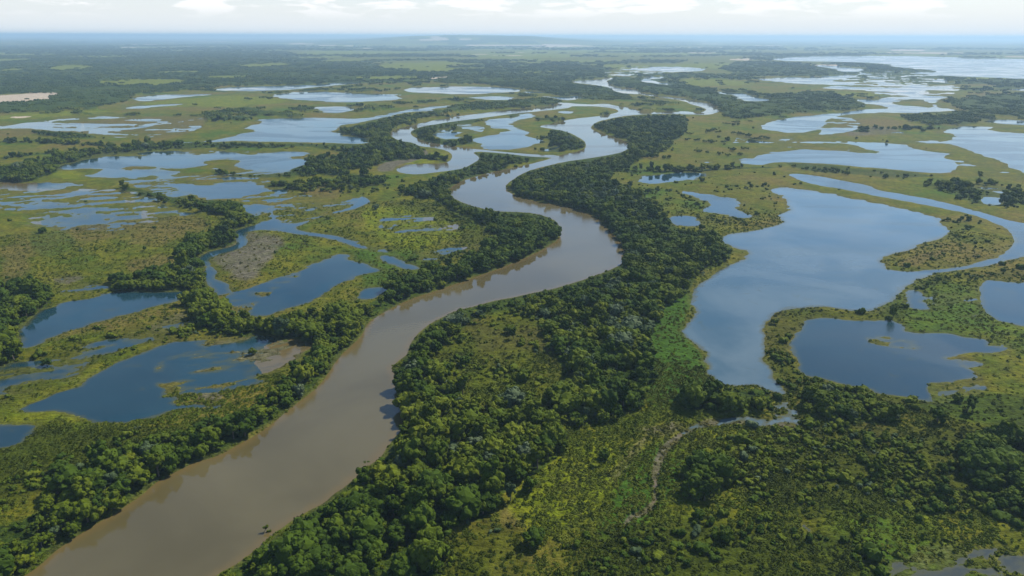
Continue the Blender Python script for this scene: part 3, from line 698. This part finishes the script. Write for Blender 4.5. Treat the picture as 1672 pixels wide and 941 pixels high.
CROWN, TRUNK, HEIGHT = [], [], []
for k, st in enumerate(STYLES):
    g, hh = crown_geo(100 + k, st); CROWN.append(g); HEIGHT.append(hh); TRUNK.append(trunk_geo(200 + k, hh))
CROWN_ME = [[CROWN[k].mesh('crown', [MLEAF[l]]) for l in range(3)] for k in range(len(STYLES))]
TRUNK_ME = [TRUNK[k].mesh('trunk', [MBARK]) for k in range(len(STYLES))]
proto_col = bpy.data.collections.new('plant_shapes')        # never linked to the scene
PROTO = []
def proto(me):
    o = bpy.data.objects.new('p%03d' % len(PROTO), me); proto_col.objects.link(o); PROTO.append(o); return len(PROTO) - 1
TREE_P = []
for l in range(3):
    row = []
    for k in range(len(STYLES)):
        g = Geo(); g.merge(CROWN[k])
        n0 = len(g.f); g.merge(TRUNK[k]); g.m[n0:] = [1] * (len(g.f) - n0)
        row.append(proto(g.mesh('tree_shape', [MLEAF[l], MBARK])))
    TREE_P.append(row)
GROVE_P = []
for l in range(3):
    row = []
    for k in range(3):
        rg = np.random.default_rng(300 + k); g = Geo()
        for q in range(9):
            a = q * 2.4; rr = 2.3 * math.sqrt(q) * 1.25
            gg = Geo(); Rr = rg.uniform(1.9, 3.2); hh = rg.uniform(3.4, 6.5)
            for c in range(4):
                b_ = rg.uniform(0, 6.28); off = Rr * 0.45 * (c > 0)
                lobe(gg, (math.cos(b_) * off, math.sin(b_) * off, hh * (0.75 if c == 0 else rg.uniform(.45, .7))), Rr * (0.62 if c == 0 else 0.5), rg, ICO1 if c else ICO2)
            cards(gg, (0, 0, hh * .65), Rr * .8, 14, 0.9, rg)
            g.merge(gg, (math.cos(a) * rr, math.sin(a) * rr, 0))
        row.append(proto(g.mesh('grove_shape', [MLEAF[l]])))
    GROVE_P.append(row)
SHRUB_P = []
for l in (0, 1, 2):
    row = []
    for k in range(3):
        rg = np.random.default_rng(400 + k); g = Geo()
        for q in range(4):
            a = rg.uniform(0, 6.28); rr = rg.uniform(0.1, 0.8); r = rg.uniform(0.45, 0.85)
            lobe(g, (math.cos(a) * rr, math.sin(a) * rr, r * 0.7), r, rg, ICO2, 0.9); cards(g, (math.cos(a) * rr, math.sin(a) * rr, r * 0.7), r, 12, 0.5, rg)
        row.append(proto(g.mesh('shrub_shape', [MLEAF[l]])))
    SHRUB_P.append(row)
TUFT_P = []
for k in range(4):
    rg = np.random.default_rng(500 + k); g = Geo()
    for q in range(5):
        a = rg.uniform(0, 6.28); rr = rg.uniform(0, 0.75); r = rg.uniform(0.32, 0.62)
        c = (math.cos(a) * rr, math.sin(a) * rr, r * 0.12)
        lobe(g, c, r, rg, ICO2, rg.uniform(0.35, 0.65))
        for b_ in range(7):
            d = rg.standard_normal(3); d[2] = abs(d[2]) + 0.5; d /= np.linalg.norm(d)
            p = np.array(c) + d * r * 0.7; t_ = np.array(c) + d * r * rg.uniform(1.1, 1.5); sd_ = np.cross(d, rg.standard_normal(3)); sd_ *= 0.13 / np.linalg.norm(sd_)
            g.add([p - sd_, p + sd_, t_], [(0, 1, 2)])
    TUFT_P.append(proto(g.mesh('tuft_shape', [MREED])))

def fan_points(d0, d1, sp, umarg=60):
    xm = d1 * math.sin(deg(47)); xs = np.arange(-xm, xm, sp); ys = np.arange(d0 * 0.66, d1, sp)
    gx, gy = np.meshgrid(xs, ys); gx = gx.ravel(); gy = gy.ravel()
    gx = gx + rng.uniform(-.48, .48, gx.shape) * sp; gy = gy + rng.uniform(-.48, .48, gy.shape) * sp
    d = np.hypot(gx, gy); u, v = ground_to_px(gx, gy)
    k = (d >= d0) & (d < d1) & (u > -umarg - 60) & (u < W0 + umarg + 60) & (v < H0 + 70)
    return gx[k], gy[k]
def clear_of_water(x, y, ht):
    k = H / (H - ht)
    ok = (lookup('h', x, y) > 0.22)
    for q in (0.35, 0.7, 1.0, 1.25):
        k = H / (H - ht * q); ok &= lookup('h', x * k, y * k) > 0.05
    return ok
LOOKN = lambda x, y: fbm(x / 60, y / 60, 611, 3)
trees = []   # x, y, scale, look, style
def scatter_trees(d0, d1, sp, keep_base=1.0):
    x, y = fan_points(d0, d1, sp)
    fo = lookup('forest', x, y); sc = lookup('scrub', x, y)
    big = fbm(x / 25, y / 25, 601, 3)
    p = np.clip(fo * 1.15, 0, 1) * sstep(-0.24, -0.08, big + 0.10 * fo) + sc * 0.10 * (big > 0.05) + 0.0025
    k = rng.random(x.shape) < p * keep_base
    x, y = x[k], y[k]; big = big[k]; fo = fo[k]
    s = np.clip(1.2 + 1.0 * big + rng.normal(0, 0.36, x.shape), 0.5, 2.4) * np.where(fo > .4, 1.0, 0.72)
    ok = clear_of_water(x, y, 5.5 * s)
    x, y, s, big = x[ok], y[ok], s[ok], big[ok]
    ln = LOOKN(x, y) + rng.normal(0, 0.10, x.shape)
    u, v = ground_to_px(x, y)
    grey = np.exp(-(((u - 1010) / 55) ** 2 + ((v - 560) / 60) ** 2)) + np.exp(-(((u - 1010) / 50) ** 2 + ((v - 325) / 14) ** 2)) + 0.8 * np.exp(-(((u - 760) / 60) ** 2 + ((v - 525) / 18) ** 2))
    look = np.where(rng.random(x.shape) < 0.03 + 0.6 * grey, 2, np.where(ln > 0.03, 1, 0))
    return np.stack([x, y, s, look, rng.integers(0, len(STYLES), x.shape)], 1)
TREES = np.concatenate([scatter_trees(140, 420, 4.3), scatter_trees(420, 800, 4.8), scatter_trees(800, 1500, 6.0)])
def scatter_groves(d0, d1, sp, size):
    x, y = fan_points(d0, d1, sp, 20)
    fo = lookup('forest', x, y)
    k = rng.random(x.shape) < np.clip(fo * 1.1, 0, 1) + 0.003
    x, y = x[k], y[k]
    s = size * rng.uniform(0.7, 1.25, x.shape)
    ok = clear_of_water(x, y, 6.5 * s) & (lookup('h', x * (1 + 9 / np.hypot(x, y)), y * (1 + 9 / np.hypot(x, y))) > 0.1)
    x, y, s = x[ok], y[ok], s[ok]
    ln = LOOKN(x / 4, y / 4) + rng.normal(0, 0.12, x.shape)
    return np.stack([x, y, s, np.where(ln > 0.05, 1, 0), rng.integers(0, 3, x.shape)], 1)
GROVES = np.concatenate([scatter_groves(1500, 2600, 13, 1.0), scatter_groves(2600, 4500, 24, 1.25), scatter_groves(4500, 8000, 38, 1.5), scatter_groves(8000, 13000, 85, 2.3)])

CLUMPS = P('Z', '1165 213 1160 214 1155 216 1126 219 1122 229 1138 230 1155 232 1162 233 1150 232 1180 233 1197 218 1206 218 1211 219 1220 222 1225 228 1232 227 1240 226 1247 225 1253 226 1228 230 1199 200 1205 199 1225 198 1187 202 1140 248 1175 252 1195 246 1215 243 1188 254')
qx, qy = px_to_ground(CLUMPS[:, 0], CLUMPS[:, 1] + 2)
GROVES = np.concatenate([GROVES, np.stack([qx, qy, rng.uniform(.5, .85, len(qx)), 0 * qx, rng.integers(0, 3, len(qx))], 1)])
# the nearest trees are things of their own
tx, ty = TREES[:, 0], TREES[:, 1]
tu, tv = ground_to_px(tx, ty, 3.0)
dist3 = np.sqrt(tx ** 2 + ty ** 2 + H ** 2)
show = np.where((tu > 4) & (tu < W0 - 4) & (tv > 4) & (tv < H0 - 2), TREES[:, 2] / dist3, 0)
order = np.argsort(-show)[:282]
single = np.zeros(len(TREES), bool); single[order] = True
print('trees', len(TREES), 'groves', len(GROVES), 'farthest single tree', dist3[order].max())
NEAR = TREES[single]; REST = TREES[~single]
gz = lookup('h', REST[:, 0], REST[:, 1])

def pts_object(name, pos, idx, scl, rot, kind='stuff', label=None, cat=None, dry=None, lush=None):
    me = bpy.data.meshes.new(name); me.vertices.add(len(pos))
    me.vertices.foreach_set('co', pos.astype(np.float32).ravel())
    a = me.attributes.new('pick', 'INT', 'POINT'); a.data.foreach_set('value', idx.astype(np.int32))
    a = me.attributes.new('size', 'FLOAT_VECTOR', 'POINT'); a.data.foreach_set('vector', scl.astype(np.float32).ravel())
    a = me.attributes.new('turn', 'FLOAT_VECTOR', 'POINT'); a.data.foreach_set('vector', rot.astype(np.float32).ravel())
    if dry is not None:
        a = me.attributes.new('dry', 'FLOAT', 'POINT'); a.data.foreach_set('value', dry.astype(np.float32))
    if lush is not None:
        a = me.attributes.new('lush', 'FLOAT', 'POINT'); a.data.foreach_set('value', lush.astype(np.float32))
    me.update()
    o = bpy.data.objects.new(name, me); col.objects.link(o); o['kind'] = kind
    if label: o['label'] = label
    if cat: o['category'] = cat
    md = o.modifiers.new('plants', 'NODES'); md.node_group = PLANT_NODES
    return o
ng = bpy.data.node_groups.new('plants_on_points', 'GeometryNodeTree'); PLANT_NODES = ng
ng.interface.new_socket('Geometry', in_out='INPUT', socket_type='NodeSocketGeometry')
ng.interface.new_socket('Geometry', in_out='OUTPUT', socket_type='NodeSocketGeometry')
gi = ng.nodes.new('NodeGroupInput'); go = ng.nodes.new('NodeGroupOutput')
ip = ng.nodes.new('GeometryNodeInstanceOnPoints'); ci = ng.nodes.new('GeometryNodeCollectionInfo')
ci.inputs['Collection'].default_value = proto_col; ci.inputs['Separate Children'].default_value = True; ci.inputs['Reset Children'].default_value = True
def named(n, ty_):
    q = ng.nodes.new('GeometryNodeInputNamedAttribute'); q.data_type = ty_; q.inputs['Name'].default_value = n
    return q.outputs['Attribute']
m2p = ng.nodes.new('GeometryNodeMeshToPoints')
ng.links.new(gi.outputs[0], m2p.inputs['Mesh']); ng.links.new(m2p.outputs[0], ip.inputs['Points'])
ng.links.new(ci.outputs[0], ip.inputs['Instance']); ip.inputs['Pick Instance'].default_value = True
ng.links.new(named('pick', 'INT'), ip.inputs['Instance Index'])
e2r = ng.nodes.new('FunctionNodeEulerToRotation'); ng.links.new(named('turn', 'FLOAT_VECTOR'), e2r.inputs[0])
ng.links.new(e2r.outputs[0], ip.inputs['Rotation']); ng.links.new(named('size', 'FLOAT_VECTOR'), ip.inputs['Scale'])
ng.links.new(ip.outputs[0], go.inputs[0])

def rots(n, tilt=0.08): return np.stack([rng.normal(0, tilt, n), rng.normal(0, tilt, n), rng.uniform(0, 6.283, n)], 1)
def sc3(s, j=0.12):
    return np.stack([s * rng.normal(1, j, s.shape), s * rng.normal(1, j, s.shape), s * rng.normal(1, j * 1.3, s.shape)], 1)
TP = np.array(TREE_P); GP = np.array(GROVE_P); SP = np.array(SHRUB_P); UP = np.array(TUFT_P)
pos_t = np.stack([REST[:, 0], REST[:, 1], gz], 1); idx_t = TP[REST[:, 3].astype(int), REST[:, 4].astype(int)]
gzz = lookup('h', GROVES[:, 0], GROVES[:, 1])
gl = np.stack([GROVES[:, 0], GROVES[:, 1], gzz + 0.3], 1); gidx = GP[GROVES[:, 3].astype(int), GROVES[:, 4].astype(int)]
pts_object('woodland', np.concatenate([pos_t, gl]), np.concatenate([idx_t, gidx]), np.concatenate([sc3(REST[:, 2]), sc3(GROVES[:, 2])]),
           np.concatenate([rots(len(REST)), rots(len(GROVES), 0.02)]), 'stuff', 'dark green woods along the river banks and in belts across the wetland', 'woodland')

# low scrub and reed tussocks
def scatter_shrubs(d0, d1, sp):
    x, y = fan_points(d0, d1, sp)
    fo = lookup('forest', x, y); sc = lookup('scrub', x, y); em = lookup('emerald', x, y); mu = lookup('mud', x, y)
    q = fbm(x / 9, y / 9, 701, 3); q2 = fbm(x / 50, y / 50, 705, 3)
    p = np.clip(0.85 * sc * sstep(-0.12, 0.16, q + 1.6 * q2) + 0.22 * fo + 0.03 * sstep(0.05, 0.25, q + q2) + 0.004, 0, 1) * (1 - 0.95 * mu) * (1 - 0.92 * em)
    k = (rng.random(x.shape) < p)
    x, y = x[k], y[k]
    ok = clear_of_water(x, y, 1.4)
    x, y = x[ok], y[ok]
    s = np.clip(rng.lognormal(0.12, 0.38, x.shape), 0.5, 2.4)
    ln = LOOKN(x, y) + rng.normal(0, 0.14, x.shape)
    return x, y, s, np.where(rng.random(x.shape) < 0.04, 2, np.where((ln > -0.08) & (lookup('forest', x, y) < 0.5), 1, 0))
parts = [scatter_shrubs(140, 420, 2.4), scatter_shrubs(420, 900, 3.6)]
x, y, s, lk = [np.concatenate([p[i] for p in parts]) for i in range(4)]
print('shrubs', len(x))
pts_object('low_scrub', np.stack([x, y, lookup('h', x, y)], 1), SP[lk, rng.integers(0, 3, len(x))], sc3(s, .15), rots(len(x)), 'stuff', 'low green bushes covering the damp ground between the woods', 'scrub')
def scatter_tufts(d0, d1, sp):
    x, y = fan_points(d0, d1, sp)
    h = lookup('h', x, y); fo = lookup('forest', x, y); mu = lookup('mud', x, y); mar = lookup('mar', x, y)
    q = fbm(x / 5, y / 5, 801, 3) + fbm(x / 30, y / 30, 805, 2)
    p = (0.25 + 0.75 * sstep(-0.25, 0.25, q)) * (1 - 0.8 * fo) * (1 - 0.75 * mu) * np.where(h > 0.03, 1, 0) * (0.75 if d0 > 300 else 1.0)
    k = rng.random(x.shape) < p
    return x[k], y[k], np.clip(rng.lognormal(-0.22, 0.35, int(k.sum())), 0.35, 1.6)
parts = [scatter_tufts(140, 330, 1.25), scatter_tufts(330, 700, 2.2)]
x, y, s = [np.concatenate([p[i] for p in parts]) for i in range(3)]
print('tufts', len(x))
pts_object('marsh_grass', np.stack([x, y, np.maximum(lookup('h', x, y), 0)], 1), UP[rng.integers(0, 4, len(x))], sc3(s, .2), rots(len(x)), 'stuff', 'yellow green reeds and sedge tussocks growing all over the wet meadows', 'marsh grass',
           dry=np.clip(0.8 * lookup('brown', x, y) * 0.7 + 0.8 * lookup('mud', x, y) + 0.9 * fbm(x / 40, y / 40, 871, 3), 0, 1),
           lush=np.clip(0.85 * lookup('scrub', x, y) + 0.25 * lookup('emerald', x, y) + 0.9 * fbm(x / 18, y / 18, 873, 3) - 0.5 * lookup('lime', x, y), 0, 0.95))

# single trees: (x, y, scale, look, style, label, group)
NEAR_U, NEAR_V = ground_to_px(NEAR[:, 0], NEAR[:, 1], 3.0)
NEAR_S = lookup('s', NEAR[:, 0], NEAR[:, 1])
def place_of(u, v, sdist):
    river_u = np.interp(v, [430, 480, 530, 580, 640, 700, 760, 800, 860, 941], [960, 760, 640, 610, 570, 530, 450, 390, 270, 180])
    if u < river_u:
        g = 'trees on the far left-bank of the brown river'
        if v > 850: return 'at the bottom corner beside the brown river', g
        if v > 760: return 'in the bank wood above the bottom corner', g
        if v > 690: return 'in the bank wood below the dark blue lake', g
        if v > 620: return 'in the bank wood beside the reed bed', g
        if u < 120: return 'in the edge grove by the blue pond', g
        return 'in the bank wood opposite the narrow bend', g
    if u > 1500: return 'in the thicket at the photo\'s side edge', 'trees in the side-edge thicket'
    if u > 1280 and v < 720: return 'in the belt under the lake with reed patches', 'trees in the belt under the lake'
    if u > 1090 and v < 700: return 'in the clump at the big lake\'s foot', 'trees at the foot of the big lake'
    if u > 1090: return 'in the clump amid the open scrub', 'trees amid the open scrub'
    g = 'trees in the broad wood on the right-bank of the brown river'
    band = ('at the bottom edge', 'above the bottom edge', 'by the widest river', 'by the straight reach', 'by the emerald meadow', 'under the big bend')
    b = band[0] if v > 890 else band[1] if v > 820 else band[2] if v > 750 else band[3] if v > 680 else band[4] if v > 590 else band[5]
    if sdist < 12: return 'on the water\'s edge ' + b, g
    d = u - np.interp(v, [540, 600, 700, 800, 941], [690, 640, 655, 560, 340])
    return ('in the wood ' if d < 170 else 'deep in the wood ' if d < 300 else 'beside the meadow ') + b, g
entries = []
for (x, y, s, lk, st), u, v, q in zip(NEAR, NEAR_U, NEAR_V, NEAR_S):
    where, g = place_of(u, v, q)
    size = 'large ' if s > 1.62 else 'small ' if s < 1.05 else ''
    look = ('dark green', 'yellow-green', 'grey-green')[int(lk)]
    shape = {'round': 'round', 'spread': 'spreading', 'tall': 'tall', 'bushy': 'bushy'}[STYLES[int(st)]]
    entries.append([x, y, s, int(lk), int(st), f'{size}{look} {shape} tree {where}', g, u, v])
by = {}
for e in entries: by.setdefault(e[5], []).append(e)
for lab, es in by.items():
    if len(es) == 2:
        es.sort(key=lambda e: -e[8])
        if abs(es[0][8] - es[1][8]) > abs(es[0][7] - es[1][7]): tail = (', nearer one', ', farther one')
        else:
            es.sort(key=lambda e: e[7]); tail = (', leftmost of two', ', rightmost of two')
        for e, t_ in zip(es, tail): e[5] += t_
    elif len(es) == 3:
        es.sort(key=lambda e: e[7])
        for e, t_ in zip(es, (', leftmost of three', ', middle of three', ', rightmost of three')): e[5] += t_
LONE = [(866, 806, 1.0, 0, 3, 'lone dark round tree on the lime meadow beside the wood'),
        (834, 822, 1.05, 2, 2, 'grey-green tall lone tree at the wood\'s meadow corner'),
        (988, 753, 1.0, 0, 4, 'dark low bush-like tree alone beside the pale mud track'),
        (1139, 853, 0.9, 0, 0, 'small dark round tree below the clump in the open scrub'),
        (1184, 887, 1.0, 0, 4, 'dark bushy tree alone near the photo\'s bottom edge in bright grass'),
        (1529, 694, 1.2, 0, 0, 'dark round tree alone on green marsh right of the tree belt'),
        (1618, 722, 1.1, 0, 3, 'dark tree standing apart just above the side-edge thicket'),
        (872, 893, 1.15, 0, 1, 'dark spreading tree alone in the grass at bottom centre'),
        (77, 597, 0.95, 0, 0, 'single dark round tree on the reed bank between two narrow channels'),
        (412, 579, 0.95, 1, 4, 'lone green bushy tree on the mud flat of the flooded reed bed')]
for u, v, s, lk, st, lab in LONE:
    x, y = px_to_ground(u, v); entries.append([float(x), float(y), s, lk, st, lab, None, u, v])
for x, y, s, lk, st, lab, g, u, v in entries:
    root = bpy.data.objects.new('tree', None); col.objects.link(root)
    root.location = (x, y, max(0.0, float(lookup('h', np.array([x]), np.array([y]))[0])) - 0.05)
    root.rotation_euler = (0, 0, random.uniform(0, 6.28)); root.scale = (s, s, s * random.uniform(.85, 1.3))
    c = bpy.data.objects.new('crown', CROWN_ME[st][lk]); col.objects.link(c); c.parent = root
    t_ = bpy.data.objects.new('trunk', TRUNK_ME[st]); col.objects.link(t_); t_.parent = root
    root['label'] = lab; root['category'] = 'tree'
    if g: root['group'] = g

# a leafy branch stranded in the river and two drifting rafts of weed
bx, by_ = [float(q) for q in px_to_ground(434, 869)]
br = bpy.data.objects.new('stranded_branch', None); col.objects.link(br); br.location = (bx, by_, 0); br.rotation_euler = (0, 0, 0.6)
br['label'] = 'leafy green branch stranded upright in the brown river'; br['category'] = 'branch'
g = Geo(); rg = np.random.default_rng(901)
def stick(g, p0, p1, ra, rb):
    p0, p1 = np.array(p0, float), np.array(p1, float); ax = p1 - p0; ax /= np.linalg.norm(ax)
    a = np.cross(ax, [0.3, 0.9, 0.13]); a /= np.linalg.norm(a); b = np.cross(ax, a); n = 6
    ring = [math.cos(2 * math.pi * k / n) * a + math.sin(2 * math.pi * k / n) * b for k in range(n)]
    g.add([p0 + q * ra for q in ring] + [p1 + q * rb for q in ring], [(k, (k + 1) % n, n + (k + 1) % n, n + k) for k in range(n)] + [tuple(range(n, 2 * n))])
stick(g, (-1.2, 0, -0.3), (0.1, 0.1, 0.9), .11, .08); stick(g, (0.1, 0.1, 0.9), (0.8, 0.2, 2.2), .08, .03)
stick(g, (0.0, 0.1, 0.8), (-0.4, 0.5, 1.9), .06, .03); stick(g, (-0.6, 0, 0.2), (1.5, -0.5, 0.15), .07, .03)
o = bpy.data.objects.new('bough', g.mesh('bough', [MBARK])); col.objects.link(o); o.parent = br
g = Geo()
for c, r in (((0.7, 0.2, 2.0), .55), ((-0.3, 0.5, 1.7), .42), ((0.3, 0.1, 1.5), .4), ((1.3, -0.5, 0.25), .45), ((0.6, -.3, .25), .4)):
    lobe(g, c, r, rg); cards(g, c, r, 14, .35, rg)
o = bpy.data.objects.new('leaves', g.mesh('leaves', [MLEAF[1]])); col.objects.link(o); o.parent = br
for k, (u, v, ln, lab) in enumerate(((600, 754, 1.6, 'dark green raft of weed drifting on the brown river, nearer mid-stream'), (589, 767, 1.1, 'small olive raft of weed drifting on the brown river close to the wooded bank'))):
    g = Geo(); rg = np.random.default_rng(910 + k)
    for q in range(9):
        a = rg.uniform(-ln, ln); c = (a, rg.normal(0, .3), 0.04); r = rg.uniform(.22, .42) * (1.2 - abs(a) / ln * .6)
        lobe(g, c, r, rg, ICO2, 0.5); cards(g, c, r, 6, .28, rg, .5)
    o = bpy.data.objects.new('floating_weed', g.mesh('floating_weed', [MLEAF[k]])); col.objects.link(o)
    x, y = px_to_ground(u, v); o.location = (float(x), float(y), 0.0); o.rotation_euler = (0, 0, 0.2)
    o['label'] = lab; o['category'] = 'floating weed'; o['group'] = 'weed drifting on the river'

# ------------------------------------------------------------------ the air
bm = bmesh.new(); bmesh.ops.create_cube(bm, size=1.0)
hz = bpy.data.meshes.new('haze')
x0, x1, y0, y1, z0, z1 = -66000, 66000, -3000, 66000, -2.6, 198.0
for v in bm.verts: v.co = ((x0 + x1) / 2 + v.co.x * (x1 - x0), (y0 + y1) / 2 + v.co.y * (y1 - y0), (z0 + z1) / 2 + v.co.z * (z1 - z0))
bm.to_mesh(hz); bm.free()
mh = bpy.data.materials.new('haze'); mh.use_nodes = True; t = mh.node_tree; t.nodes.clear()
pv = t.nodes.new('ShaderNodeVolumePrincipled'); pv.inputs['Color'].default_value = (0.44, 0.64, 0.85, 1); pv.inputs['Density'].default_value = HAZE_DENSITY
pv.inputs['Anisotropy'].default_value = 0.2
mo = t.nodes.new('ShaderNodeOutputMaterial'); t.links.new(pv.outputs[0], mo.inputs['Volume'])
hz.materials.append(mh)
ho = bpy.data.objects.new('haze', hz); col.objects.link(ho); ho['kind'] = 'stuff'; ho['label'] = 'thin pale blue haze over the whole wetland'
